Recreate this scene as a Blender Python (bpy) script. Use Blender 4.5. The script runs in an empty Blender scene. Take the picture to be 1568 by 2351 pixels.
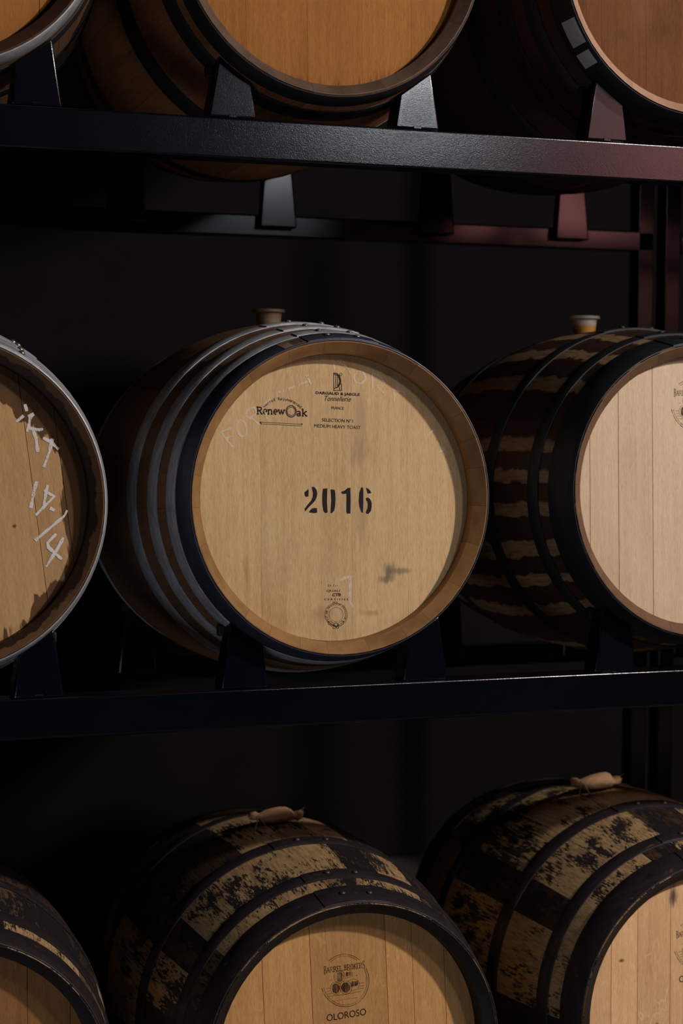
import bpy, bmesh, math, random
from mathutils import Vector, Matrix
random.seed(7)
S = bpy.context.scene
COL = S.collection

# ------------------------------------------------------------------ camera
CAM_LOC = Vector((-1.17372, -3.30138, 0.16801))
CAM_R = Vector((0.943193, -0.33217, 0.00709)).normalized()
CAM_F = Vector((0.332046, 0.94167, -0.054798)).normalized()
CAM_U = CAM_R.cross(CAM_F)
cd = bpy.data.cameras.new('camera')
cam = bpy.data.objects.new('camera', cd); COL.objects.link(cam)
m = Matrix((CAM_R, CAM_U, -CAM_F)).transposed().to_4x4(); m.translation = CAM_LOC
cam.matrix_world = m
cd.sensor_fit = 'HORIZONTAL'; cd.sensor_width = 36; cd.lens = 96.979
cd.clip_start = .05; cd.clip_end = 60
cd.dof.use_dof = True; cd.dof.focus_distance = 3.5; cd.dof.aperture_fstop = 5.0
S.camera = cam

# ------------------------------------------------------------------ world, lamps, exposure
w = bpy.data.worlds.new('world'); S.world = w; w.use_nodes = True
w.node_tree.nodes['Background'].inputs[0].default_value = (.55, .65, 1, 1)
w.node_tree.nodes['Background'].inputs[1].default_value = .0004
def area(name, loc, target, size, power, col, size_y=None, spread=180):
    l = bpy.data.lights.new(name, 'AREA'); l.energy = power; l.color = col
    l.size = size
    if size_y: l.shape = 'RECTANGLE'; l.size_y = size_y
    l.spread = math.radians(spread)
    o = bpy.data.objects.new(name, l); COL.objects.link(o); o.location = loc
    o.rotation_euler = (Vector(target)-Vector(loc)).to_track_quat('-Z', 'Y').to_euler()
    return o
area('high_window_light', (3.40, -3.35, 2.72), (.1, .0, -.15), .22, 212, (1, .93, .86))
area('rail_highlight_light', (1.26, -2.75, 1.50), (.1, .0, .6), .30, 14, (.90, .94, 1))  # added light, set where the rails and cradles mirror it as a white highlight
area('floor_bounce_light', (-1.5, -1.5, -1.72), (-.6, .1, .1), 1.3, 16, (.80, .86, 1))
area('red_reflection_light', (2.72, -2.6, 1.16), (.9, .2, .7), 1.5, 9.5, (1, .37, .36), size_y=.55)  # added light standing in for an unseen red surface mirrored in the rack paint
S.view_settings.view_transform = 'Standard'
S.view_settings.look = 'None'
S.view_settings.exposure = 0
S.view_settings.gamma = 1
S.view_settings.use_curve_mapping = False
S.cycles.max_bounces = 6

# ------------------------------------------------------------------ node helpers
class NT:
    def __init__(s, name):
        s.m = bpy.data.materials.new(name); s.m.use_nodes = True
        s.t = s.m.node_tree; s.b = s.t.nodes['Principled BSDF']
        s.tc = s.n('ShaderNodeTexCoord'); s.oi = s.n('ShaderNodeObjectInfo')
        s.obj = s.tc.outputs['Object']; s.rand = s.oi.outputs['Random']
    def n(s, k): return s.t.nodes.new(k)
    def put(s, sock, v):
        if isinstance(v, bpy.types.NodeSocket): s.t.links.new(v, sock)
        elif isinstance(v, (tuple, list)):
            sock.default_value = tuple(v)+(1,) if (len(v) == 3 and sock.type == 'RGBA') else tuple(v)
        else: sock.default_value = v
    def math(s, op, a, b=0.0, c=None):
        n = s.n('ShaderNodeMath'); n.operation = op; s.put(n.inputs[0], a); s.put(n.inputs[1], b)
        if c is not None: s.put(n.inputs[2], c)
        return n.outputs[0]
    def add(s, a, b): return s.math('ADD', a, b)
    def mul(s, a, b): return s.math('MULTIPLY', a, b)
    def step(s, x, lo, hi):
        n = s.n('ShaderNodeMapRange'); n.interpolation_type = 'SMOOTHSTEP'
        s.put(n.inputs[0], x); n.inputs[1].default_value = lo; n.inputs[2].default_value = hi
        return n.outputs[0]
    def mix(s, f, a, b, blend='MIX'):
        n = s.n('ShaderNodeMix'); n.data_type = 'RGBA'; n.blend_type = blend
        s.put(n.inputs[0], f); s.put(n.inputs[6], a); s.put(n.inputs[7], b); return n.outputs[2]
    def scale(s, v, sc, off=(0, 0, 0)):
        n = s.n('ShaderNodeMapping'); s.put(n.inputs[0], v); n.inputs[3].default_value = sc; n.inputs[1].default_value = off
        return n.outputs[0]
    def noise(s, v, sc=1.0, det=3.0, w=None, dist=0.0, rough=.55):
        n = s.n('ShaderNodeTexNoise'); s.put(n.inputs['Vector'], v)
        if w is not None: n.noise_dimensions = '4D'; s.put(n.inputs['W'], w)
        n.inputs['Scale'].default_value = sc; n.inputs['Detail'].default_value = det
        n.inputs['Distortion'].default_value = dist; n.inputs['Roughness'].default_value = rough
        return n.outputs[0]
    def sep(s, v):
        n = s.n('ShaderNodeSeparateXYZ'); s.put(n.inputs[0], v); return n.outputs
    def uv(s):
        n = s.n('ShaderNodeUVMap'); n.uv_map = 'UVMap'; return s.sep(n.outputs[0])
    def bump(s, h, strength, dist=.001):
        n = s.n('ShaderNodeBump'); s.put(n.inputs['Height'], h); n.inputs['Strength'].default_value = strength
        n.inputs['Distance'].default_value = dist; s.t.links.new(n.outputs[0], s.b.inputs['Normal'])
    def out(s, col, rough=.6, metal=0.0, spec=.5):
        s.put(s.b.inputs['Base Color'], col); s.put(s.b.inputs['Roughness'], rough)
        s.put(s.b.inputs['Metallic'], metal); s.put(s.b.inputs['Specular IOR Level'], spec)
        return s.m

def head_wood(name, A, B, D, seed, patches=.3, flecks=0.0, stain=None, drips=0.0, tone=.12, knots=None, rim=None):
    """flat head boards: grain runs along local Z"""
    t = NT(name); w = t.add(t.mul(t.rand, 13.0), seed)
    fine = t.noise(t.scale(t.obj, (620, 40, 70)), 1, 3, w)
    band = t.noise(t.scale(t.obj, (130, 10, 3.5)), 1, 3, w, .3)
    wide = t.noise(t.scale(t.obj, (9, 4, 3.2)), 1, 3, w, .8)
    f = t.add(t.mul(t.step(fine, .30, .70), .50), t.mul(t.step(band, .36, .66), .26))
    f = t.add(f, t.mul(t.step(wide, .42, .75), patches))
    c = t.mix(f, A, B)
    dash = t.step(t.noise(t.scale(t.obj, (560, 60, 75)), 1, 2, w), .60, .72)
    c = t.mix(t.mul(dash, .32), c, D)
    if flecks:
        fl = t.noise(t.scale(t.obj, (26, 10, 9)), 1, 1, w, 1.2)
        ridge = t.math('ABSOLUTE', t.math('SUBTRACT', fl, .5))
        gate = t.step(t.noise(t.scale(t.obj, (22, 4, 22)), 1, 1, t.add(w, 5)), .55, .66)
        k = t.mul(t.math('SUBTRACT', 1.0, t.step(ridge, .004, .022)), t.mul(gate, flecks))
        c = t.mix(k, c, tuple(min(1, x*1.25+.03) for x in A))
    # tone of every board
    v = t.add(1-tone, t.mul(t.rand, 2*tone))
    hv = t.n('ShaderNodeCombineColor')
    for i in range(3): t.put(hv.inputs[i], v)
    c = t.mix(1.0, c, hv.outputs[0], 'MULTIPLY')
    x, y, z = t.sep(t.obj)
    rad = t.math('SQRT', t.add(t.mul(x, x), t.mul(z, z)))
    if rim:
        n0 = t.noise(t.scale(t.obj, (16, 5, 7)), 1, 3, 6.6)
        c = t.mix(t.mul(t.step(t.add(rad, t.mul(t.math('SUBTRACT', n0, .5), .16)), .17, .29), rim[1]), c, rim[0], 'MULTIPLY')
    if stain:
        edge, amp, ax, az, lo, col = stain       # wine soaked in from the rim, deepest towards (ax, az)
        n1 = t.noise(t.scale(t.obj, (60, 5, 9)), 1, 4, 3.3)
        n2 = t.noise(t.scale(t.obj, (9, 5, 7)), 1, 2, 8.1)
        d = t.add(t.mul(x, ax), t.mul(z, az))
        q = t.add(rad, t.add(t.mul(t.math('SUBTRACT', n1, .5), amp), t.mul(t.math('SUBTRACT', n2, .5), amp*1.6)))
        q = t.add(q, t.mul(d, lo))
        c = t.mix(t.mul(t.step(q, edge, edge+.004), .9), c, t.mix(t.step(q, edge+.012, edge+.05), col, tuple(k*.45 for k in col)))
    if drips:
        n1 = t.noise(t.scale(t.obj, (150, 5, 6)), 1, 3, 1.7)
        q = t.add(rad, t.mul(t.math('SUBTRACT', n1, .5), .09))
        low = t.step(t.mul(z, -1), .12, .24)
        c = t.mix(t.mul(t.mul(t.step(q, .262, .30), low), drips), c, D)
    if knots:
        for kx, kz, rx, rz, kc, st in knots:
            dx = t.math('DIVIDE', t.math('SUBTRACT', x, kx), rx); dz = t.math('DIVIDE', t.math('SUBTRACT', z, kz), rz)
            n1 = t.noise(t.scale(t.obj, (140, 5, 22)), 1, 4, 4.1)
            q = t.add(t.math('SQRT', t.add(t.mul(dx, dx), t.mul(dz, dz))), t.mul(t.math('SUBTRACT', n1, .5), 2.2))
            c = t.mix(t.mul(t.math('SUBTRACT', 1.0, t.step(q, .1, 1.25)), st), c, kc)
    t.bump(t.add(fine, t.mul(band, .5)), .35, .0006)
    return t.out(c, .7, 0, .12)

def stave_wood(name, A, B, seed, stripes=None, zones=None, tone=.25, rough=.55):
    """outer faces of staves: UV.x across the stave, UV.y along it in metres"""
    t = NT(name); w = t.add(t.mul(t.rand, 17.0), seed)
    fine = t.noise(t.scale(t.obj, (180, 9, 180)), 1, 3, w)
    wide = t.noise(t.scale(t.obj, (14, 4, 14)), 1, 3, w, .5)
    f = t.add(t.mul(t.step(fine, .3, .75), .55), t.mul(t.step(wide, .35, .7), .5))
    c = t.mix(f, A, B)
    U, V, _ = t.uv()
    if stripes:
        lightc, gate = stripes
        wob = t.mul(t.math('SUBTRACT', t.noise(t.scale(t.obj, (30, 26, 30)), 1, 2, w), .5), .5)
        q = t.add(U, wob)
        k = t.mul(t.step(q, .52, .60), t.math('SUBTRACT', 1.0, t.step(q, .93, 1.0)))
        # the stain broke up: some staves stay dark
        k = t.mul(k, t.step(t.math('FRACT', t.mul(t.rand, 7.31)), gate, gate+.02))
        lc = t.mix(t.step(fine, .35, .7), lightc, tuple(x*.55 for x in lightc))
        c = t.mix(k, c, lc)
    if zones:
        light, black, amt = zones
        at = t.n('ShaderNodeAttribute'); at.attribute_type = 'GEOMETRY'; at.attribute_name = 'zone'
        zf = at.outputs['Fac']
        wn = t.n('ShaderNodeTexWhiteNoise'); wn.noise_dimensions = '2D'
        cx = t.n('ShaderNodeCombineXYZ'); t.put(cx.inputs[0], t.add(t.mul(t.rand, 91.7), seed*3.1)); t.put(cx.inputs[1], zf)
        t.put(wn.inputs['Vector'], cx.outputs[0]); z = wn.outputs['Value']
        lc = t.mix(t.step(fine, .3, .75), light, tuple(x*.5 for x in light))
        c = t.mix(t.step(z, .25, .55), c, lc)
        sm = t.noise(t.scale(t.obj, (30, 12, 30)), 1, 5, t.add(w, t.mul(zf, 3.0)), .6, .75)
        st = t.noise(t.scale(t.obj, (260, 16, 260)), 1, 4, w, 0, .7)
        wd = t.noise(t.scale(t.obj, (6, 5, 6)), 1, 2, seed)
        dv = lambda x, k: t.mul(t.math('SUBTRACT', x, .5), k)
        bl = t.add(t.add(dv(sm, 1.9), dv(st, 1.5)), t.add(dv(wd, 1.5), dv(z, -.34)))
        bl = t.step(bl, amt, amt+.16)
        c = t.mix(t.mul(bl, .97), c, black)
    v = t.add(1-tone, t.mul(t.rand, 2*tone)); hv = t.n('ShaderNodeCombineColor')
    for i in range(3): t.put(hv.inputs[i], v)
    c = t.mix(1.0, c, hv.outputs[0], 'MULTIPLY')
    t.bump(t.add(fine, wide), .5, .0008)
    return t.out(c, rough, 0, .35)

def chime_wood(name, A, B, seed, stain=None, zc=.35, rough=.6):
    t = NT(name); w = t.add(t.mul(t.rand, 9.0), seed)
    fine = t.noise(t.scale(t.obj, (90, 90, 90)), 1, 4, w)
    wide = t.noise(t.scale(t.obj, (14, 30, 14)), 1, 3, w)
    c = t.mix(t.add(t.mul(fine, .5), t.mul(t.step(wide, .35, .7), .6)), A, B)
    if stain:
        x, y, z = t.sep(t.obj)
        z = t.math('SUBTRACT', z, zc)
        n1 = t.noise(t.scale(t.obj, (26, 26, 26)), 1, 3, 2.0)
        rad = t.math('SQRT', t.add(t.mul(x, x), t.mul(z, z)))
        q = t.add(rad, t.mul(t.math('SUBTRACT', n1, .5), .03))
        c = t.mix(t.mul(t.math('SUBTRACT', 1.0, t.step(q, .286, .289)), .93), c, stain)
    t.bump(fine, .3, .0008)
    return t.out(c, rough, 0, .3)

def metal_mat(name, A, B, rough, metal, seed, rust=None, lines=False, spec=.5):
    t = NT(name); w = t.add(t.mul(t.rand, 5.0), seed)
    n1 = t.noise(t.scale(t.obj, (30, 90, 30)), 1, 5, w, .4)
    n2 = t.noise(t.scale(t.obj, (160, 220, 160)), 1, 3, w)
    c = t.mix(t.step(n1, .35, .7), A, B)
    r = t.add(rough-.1, t.mul(n1, .22))
    if rust:
        k = t.step(t.noise(t.scale(t.obj, (22, 60, 22)), 1, 6, t.add(w, 3), .6, .7), .60, .70)
        c = t.mix(t.mul(k, .85), c, rust)
        metal = t.mul(t.math('SUBTRACT', 1.0, k), metal)
    t.bump(t.add(n2, n1), .25, .0006)
    return t.out(c, r, metal, spec)

def paint_mat(name, rough=.15, spec=.5, bmp=.30):
    t = NT(name)
    n1 = t.noise(t.scale(t.obj, (560, 560, 560)), 1, 2)
    n2 = t.noise(t.scale(t.obj, (6, 6, 6)), 1, 3)
    c = t.mix(n2, (.0015, .0015, .0035), (.003, .003, .0065))
    t.bump(n1, bmp, .0005)
    return t.out(c, t.add(rough, t.mul(n2, .05)), 0, spec)

def plain(name, col, rough=.6, metal=0.0, spec=.4, nz=None):
    t = NT(name); c = col
    if nz:
        c = t.mix(t.noise(t.scale(t.obj, (nz, nz, nz)), 1, 4), col, tuple(k*.6 for k in col))
    return t.out(c, rough, metal, spec)

def ink_mat(name, col, strength, grain=(500, 1, 60), lo=.30, hi=.52, rough=.7):
    """worn print: the wood shows through where the ink has gone from the grain"""
    t = NT(name)
    n1 = t.noise(t.scale(t.obj, grain), 1, 3)
    n2 = t.noise(t.scale(t.obj, (40, 1, 30)), 1, 2)
    a = t.mul(t.step(t.add(t.mul(n1, .6), t.mul(n2, .4)), lo, hi), strength)
    t.put(t.b.inputs['Alpha'], a)
    return t.out(col, rough, 0, .2)

# ------------------------------------------------------------------ object helpers
def tag(o, label=None, cat=None, group=None, kind=None):
    if label: o['label'] = label
    if cat: o['category'] = cat
    if group: o['group'] = group
    if kind: o['kind'] = kind
    return o
def empty(name, loc):
    o = bpy.data.objects.new(name, None); COL.objects.link(o); o.location = loc; o.empty_display_size = .1
    return o
def link(name, me, mats, parent=None, loc=(0, 0, 0), roty=0.0):
    o = bpy.data.objects.new(name, me); COL.objects.link(o)
    if me is not None and not me.materials:
        for mt in (mats if isinstance(mats, (list, tuple)) else [mats]): me.materials.append(mt)
    o.parent = parent; o.location = loc; o.rotation_euler = (0, roty, 0)
    return o
def mesh(name, vs, fs, smooth=False, sharp=None):
    me = bpy.data.meshes.new(name); me.from_pydata(vs, [], fs); me.update()
    bm = bmesh.new(); bm.from_mesh(me); bmesh.ops.recalc_face_normals(bm, faces=bm.faces); bm.to_mesh(me); bm.free()
    if smooth:
        me.polygons.foreach_set('use_smooth', [True]*len(me.polygons))
        if sharp: me.set_sharp_from_angle(angle=math.radians(sharp))
    return me
def bevelled(name, vs, fs, w, seg=2):
    bm = bmesh.new(); bv = [bm.verts.new(v) for v in vs]
    for f in fs: bm.faces.new([bv[i] for i in f])
    bmesh.ops.recalc_face_normals(bm, faces=bm.faces)
    for f in bm.faces: f.smooth = False
    r = bmesh.ops.bevel(bm, geom=bm.edges[:], offset=w, segments=seg, profile=.5, affect='EDGES')
    if seg > 1:
        for f in r['faces']: f.smooth = True
    me = bpy.data.meshes.new(name); bm.to_mesh(me); bm.free()
    return me
BOXF = [(0, 1, 2, 3), (4, 7, 6, 5), (0, 4, 5, 1), (1, 5, 6, 2), (2, 6, 7, 3), (3, 7, 4, 0)]
def box(name, x0, x1, y0, y1, z0, z1, w=.004, seg=2):
    vs = [(x0, y0, z0), (x1, y0, z0), (x1, y1, z0), (x0, y1, z0), (x0, y0, z1), (x1, y0, z1), (x1, y1, z1), (x0, y1, z1)]
    return bevelled(name, vs, BOXF, w, seg)
def prism(name, poly, y0, y1, w=0.0):
    """polygon in XZ given a thickness along Y"""
    n = len(poly); vs = [(x, y0, z) for x, z in poly]+[(x, y1, z) for x, z in poly]
    fs = [tuple(range(n)), tuple(range(2*n-1, n-1, -1))]+[(i, i+n, (i+1) % n+n, (i+1) % n) for i in range(n)]
    return bevelled(name, vs, fs, w) if w else mesh(name, vs, fs)

# ------------------------------------------------------------------ flat print and chalk
def to_mesh(parts):
    vs, fs = [], []
    for v, f in parts:
        k = len(vs); vs += v; fs += [tuple(i+k for i in q) for q in f]
    me = bpy.data.meshes.new('mark'); me.from_pydata([(x, 0, z) for x, z in vs], [], fs); me.update()
    return me
def ribbon(pts, wd, jitter=0.0, rng=random):
    """a stroke: quads of width wd along the polyline, cut finely enough to wander"""
    P = []
    for a, b in zip(pts, pts[1:]):
        n = max(1, int(math.hypot(b[0]-a[0], b[1]-a[1])/max(wd*1.2, .002)))
        for i in range(n): P.append((a[0]+(b[0]-a[0])*i/n, a[1]+(b[1]-a[1])*i/n))
    P.append(tuple(pts[-1])); vs, fs = [], []
    for i, p in enumerate(P):
        a = P[max(i-1, 0)]; b = P[min(i+1, len(P)-1)]
        dx, dz = b[0]-a[0], b[1]-a[1]; l = math.hypot(dx, dz) or 1
        h = wd/2*(1+jitter*rng.uniform(-1, 1)); nx, nz = -dz/l*h, dx/l*h
        vs += [(p[0]+nx, p[1]+nz), (p[0]-nx, p[1]-nz)]
    for i in range(len(P)-1): fs.append((2*i, 2*i+1, 2*i+3, 2*i+2))
    return vs, fs
def filled(poly): return list(map(tuple, poly)), [tuple(range(len(poly)))]
_cap = []
def cap_height():
    if not _cap:
        cu = bpy.data.curves.new('lettering', 'FONT'); cu.body = 'H'
        o = bpy.data.objects.new('lettering', cu); COL.objects.link(o); bpy.context.view_layer.update()
        me = bpy.data.meshes.new_from_object(o.evaluated_get(bpy.context.evaluated_depsgraph_get()))
        _cap.append(max(v.co.y for v in me.vertices))
        bpy.data.objects.remove(o); bpy.data.curves.remove(cu); bpy.data.meshes.remove(me)
    return _cap[0]
def text_part(s, x0, z0, x1, z1, h=None, bold=0.0, shear=0.0, spacing=1.0):
    """lettering whose baseline runs from (x0,z0) to (x1,z1); h is the capital height"""
    cu = bpy.data.curves.new('lettering', 'FONT'); cu.body = s; cu.offset = bold; cu.shear = shear; cu.space_character = spacing
    cu.resolution_u = 4
    o = bpy.data.objects.new('lettering', cu); COL.objects.link(o)
    bpy.context.view_layer.update()
    me = bpy.data.meshes.new_from_object(o.evaluated_get(bpy.context.evaluated_depsgraph_get()))
    xs = [v.co.x for v in me.vertices]; a, b = min(xs), max(xs)
    L = math.hypot(x1-x0, z1-z0); sx = L/(b-a); sz = h/(cap_height()+bold) if h else sx
    ca, sa = (x1-x0)/L, (z1-z0)/L
    vs = []
    for v in me.vertices:
        X, Z = (v.co.x-a)*sx, v.co.y*sz
        vs.append((x0+X*ca-Z*sa, z0+X*sa+Z*ca))
    fs = [tuple(p.vertices) for p in me.polygons]
    bpy.data.objects.remove(o); bpy.data.curves.remove(cu); bpy.data.meshes.remove(me)
    return vs, fs
def arc_text(s, cx, cz, r, a0, a1, h, bold=0.0):
    """letters standing on a circle from angle a0 to a1 (degrees, clockwise)"""
    out = []; n = len(s)
    for i, ch in enumerate(s):
        if ch == ' ': continue
        a = math.radians(a0+(a1-a0)*i/(n-1)); px, pz = cx+r*math.cos(a), cz+r*math.sin(a)
        wd = h*{'I': .22, 'i': .2, 'l': .2, 'j': .25, 'r': .4, 't': .4}.get(ch, .72)
        tx, tz = math.sin(a), -math.cos(a)
        out.append(text_part(ch, px-tx*wd/2, pz-tz*wd/2, px+tx*wd/2, pz+tz*wd/2, h, bold))
    return out
# slab serif letters drawn as strokes: (polyline, weight) in a unit box, capital height 1
def arcp(cx, cy, rx, ry, a0, a1, n=10):
    return [(cx+rx*math.cos(math.radians(a0+(a1-a0)*i/n)), cy+ry*math.sin(math.radians(a0+(a1-a0)*i/n))) for i in range(n+1)]
def sf(x, y, l=.12): return [(x-l, y), (x+l, y)]
GL = {
 'R': (.78, [[(.15, 0), (.15, 1)], sf(.15, .03, .14), sf(.1, .97, .1), [(.15, .95), (.4, .95)]+arcp(.42, .74, .2, .22, 90, -90)+[(.15, .5)], [(.38, .5), (.66, .05)], sf(.7, .03, .1)]),
 'e': (.62, [[(.1, .36), (.54, .36)]+arcp(.32, .36, .22, .32, 0, 300, 14)]),
 'n': (.72, [[(.14, 0), (.14, .66)], sf(.14, .03), sf(.08, .65, .08), arcp(.34, .42, .2, .24, 170, 0)+[(.54, 0)], sf(.55, .03)]),
 'w': (.92, [[(.1, .66), (.28, .02), (.46, .6), (.64, .02), (.82, .66)], sf(.1, .65), sf(.46, .63, .08), sf(.82, .65)]),
 'a': (.66, [arcp(.28, .18, .18, .16, 0, 360, 12), arcp(.28, .46, .19, .2, 150, 0)+[(.47, .05), (.56, .03)]]),
 'k': (.74, [[(.14, 0), (.14, 1)], sf(.14, .03), sf(.08, .97, .08), [(.14, .28), (.5, .64)], [(.28, .4), (.56, .04)], sf(.52, .65, .1), sf(.6, .03, .1)]),
 'B': (.62, [[(.15, 0), (.15, 1)], [(.05, .98), (.3, .98)]+arcp(.3, .76, .18, .22, 90, -90)+[(.15, .54)], [(.3, .54)]+arcp(.3, .28, .22, .26, 90, -90)+[(.05, .02)]]),
 'A': (.6, [[(.06, 0), (.3, 1)], [(.3, 1), (.54, 0)], [(.14, .35), (.46, .35)], sf(.07, .02, .07), sf(.53, .02, .09)]),
 'E': (.52, [[(.14, 0), (.14, 1)], [(.04, .98), (.46, .98), (.46, .84)], [(.14, .52), (.36, .52)], [(.04, .02), (.48, .02), (.48, .18)]]),
 'L': (.5, [[(.14, 0), (.14, 1)], sf(.14, .98, .1), [(.04, .02), (.46, .02), (.46, .2)]]),
 'O': (.66, [arcp(.33, .5, .24, .49, 0, 360, 18)]),
 'K': (.62, [[(.14, 0), (.14, 1)], sf(.14, .98, .1), sf(.14, .02, .1), [(.14, .42), (.5, .97)], [(.26, .56), (.54, .03)], sf(.55, .02, .07)]),
 'S': (.5, [arcp(.26, .74, .18, .24, 40, 230, 8)+arcp(.24, .26, .2, .25, 60, -140, 8)]),
 ' ': (.4, []),
}
def slab_text(s, x0, z0, x1, z1, h, wd, tall=()):
    tot = sum(GL[c][0] for c in s); L = math.hypot(x1-x0, z1-z0); sx = L/tot; ca, sa = (x1-x0)/L, (z1-z0)/L
    out = []; cur = 0
    for i, c in enumerate(s):
        hh = h*(1.5 if i in tall else 1); dz = -h*.22 if i in tall else 0
        for pl in GL[c][1]:
            out.append(ribbon([(x0+(cur+x)*sx*ca-(y*hh+dz)*sa, z0+(cur+x)*sx*sa+(y*hh+dz)*ca) for x, y in pl], wd))
        cur += GL[c][0]
    return out
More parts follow.
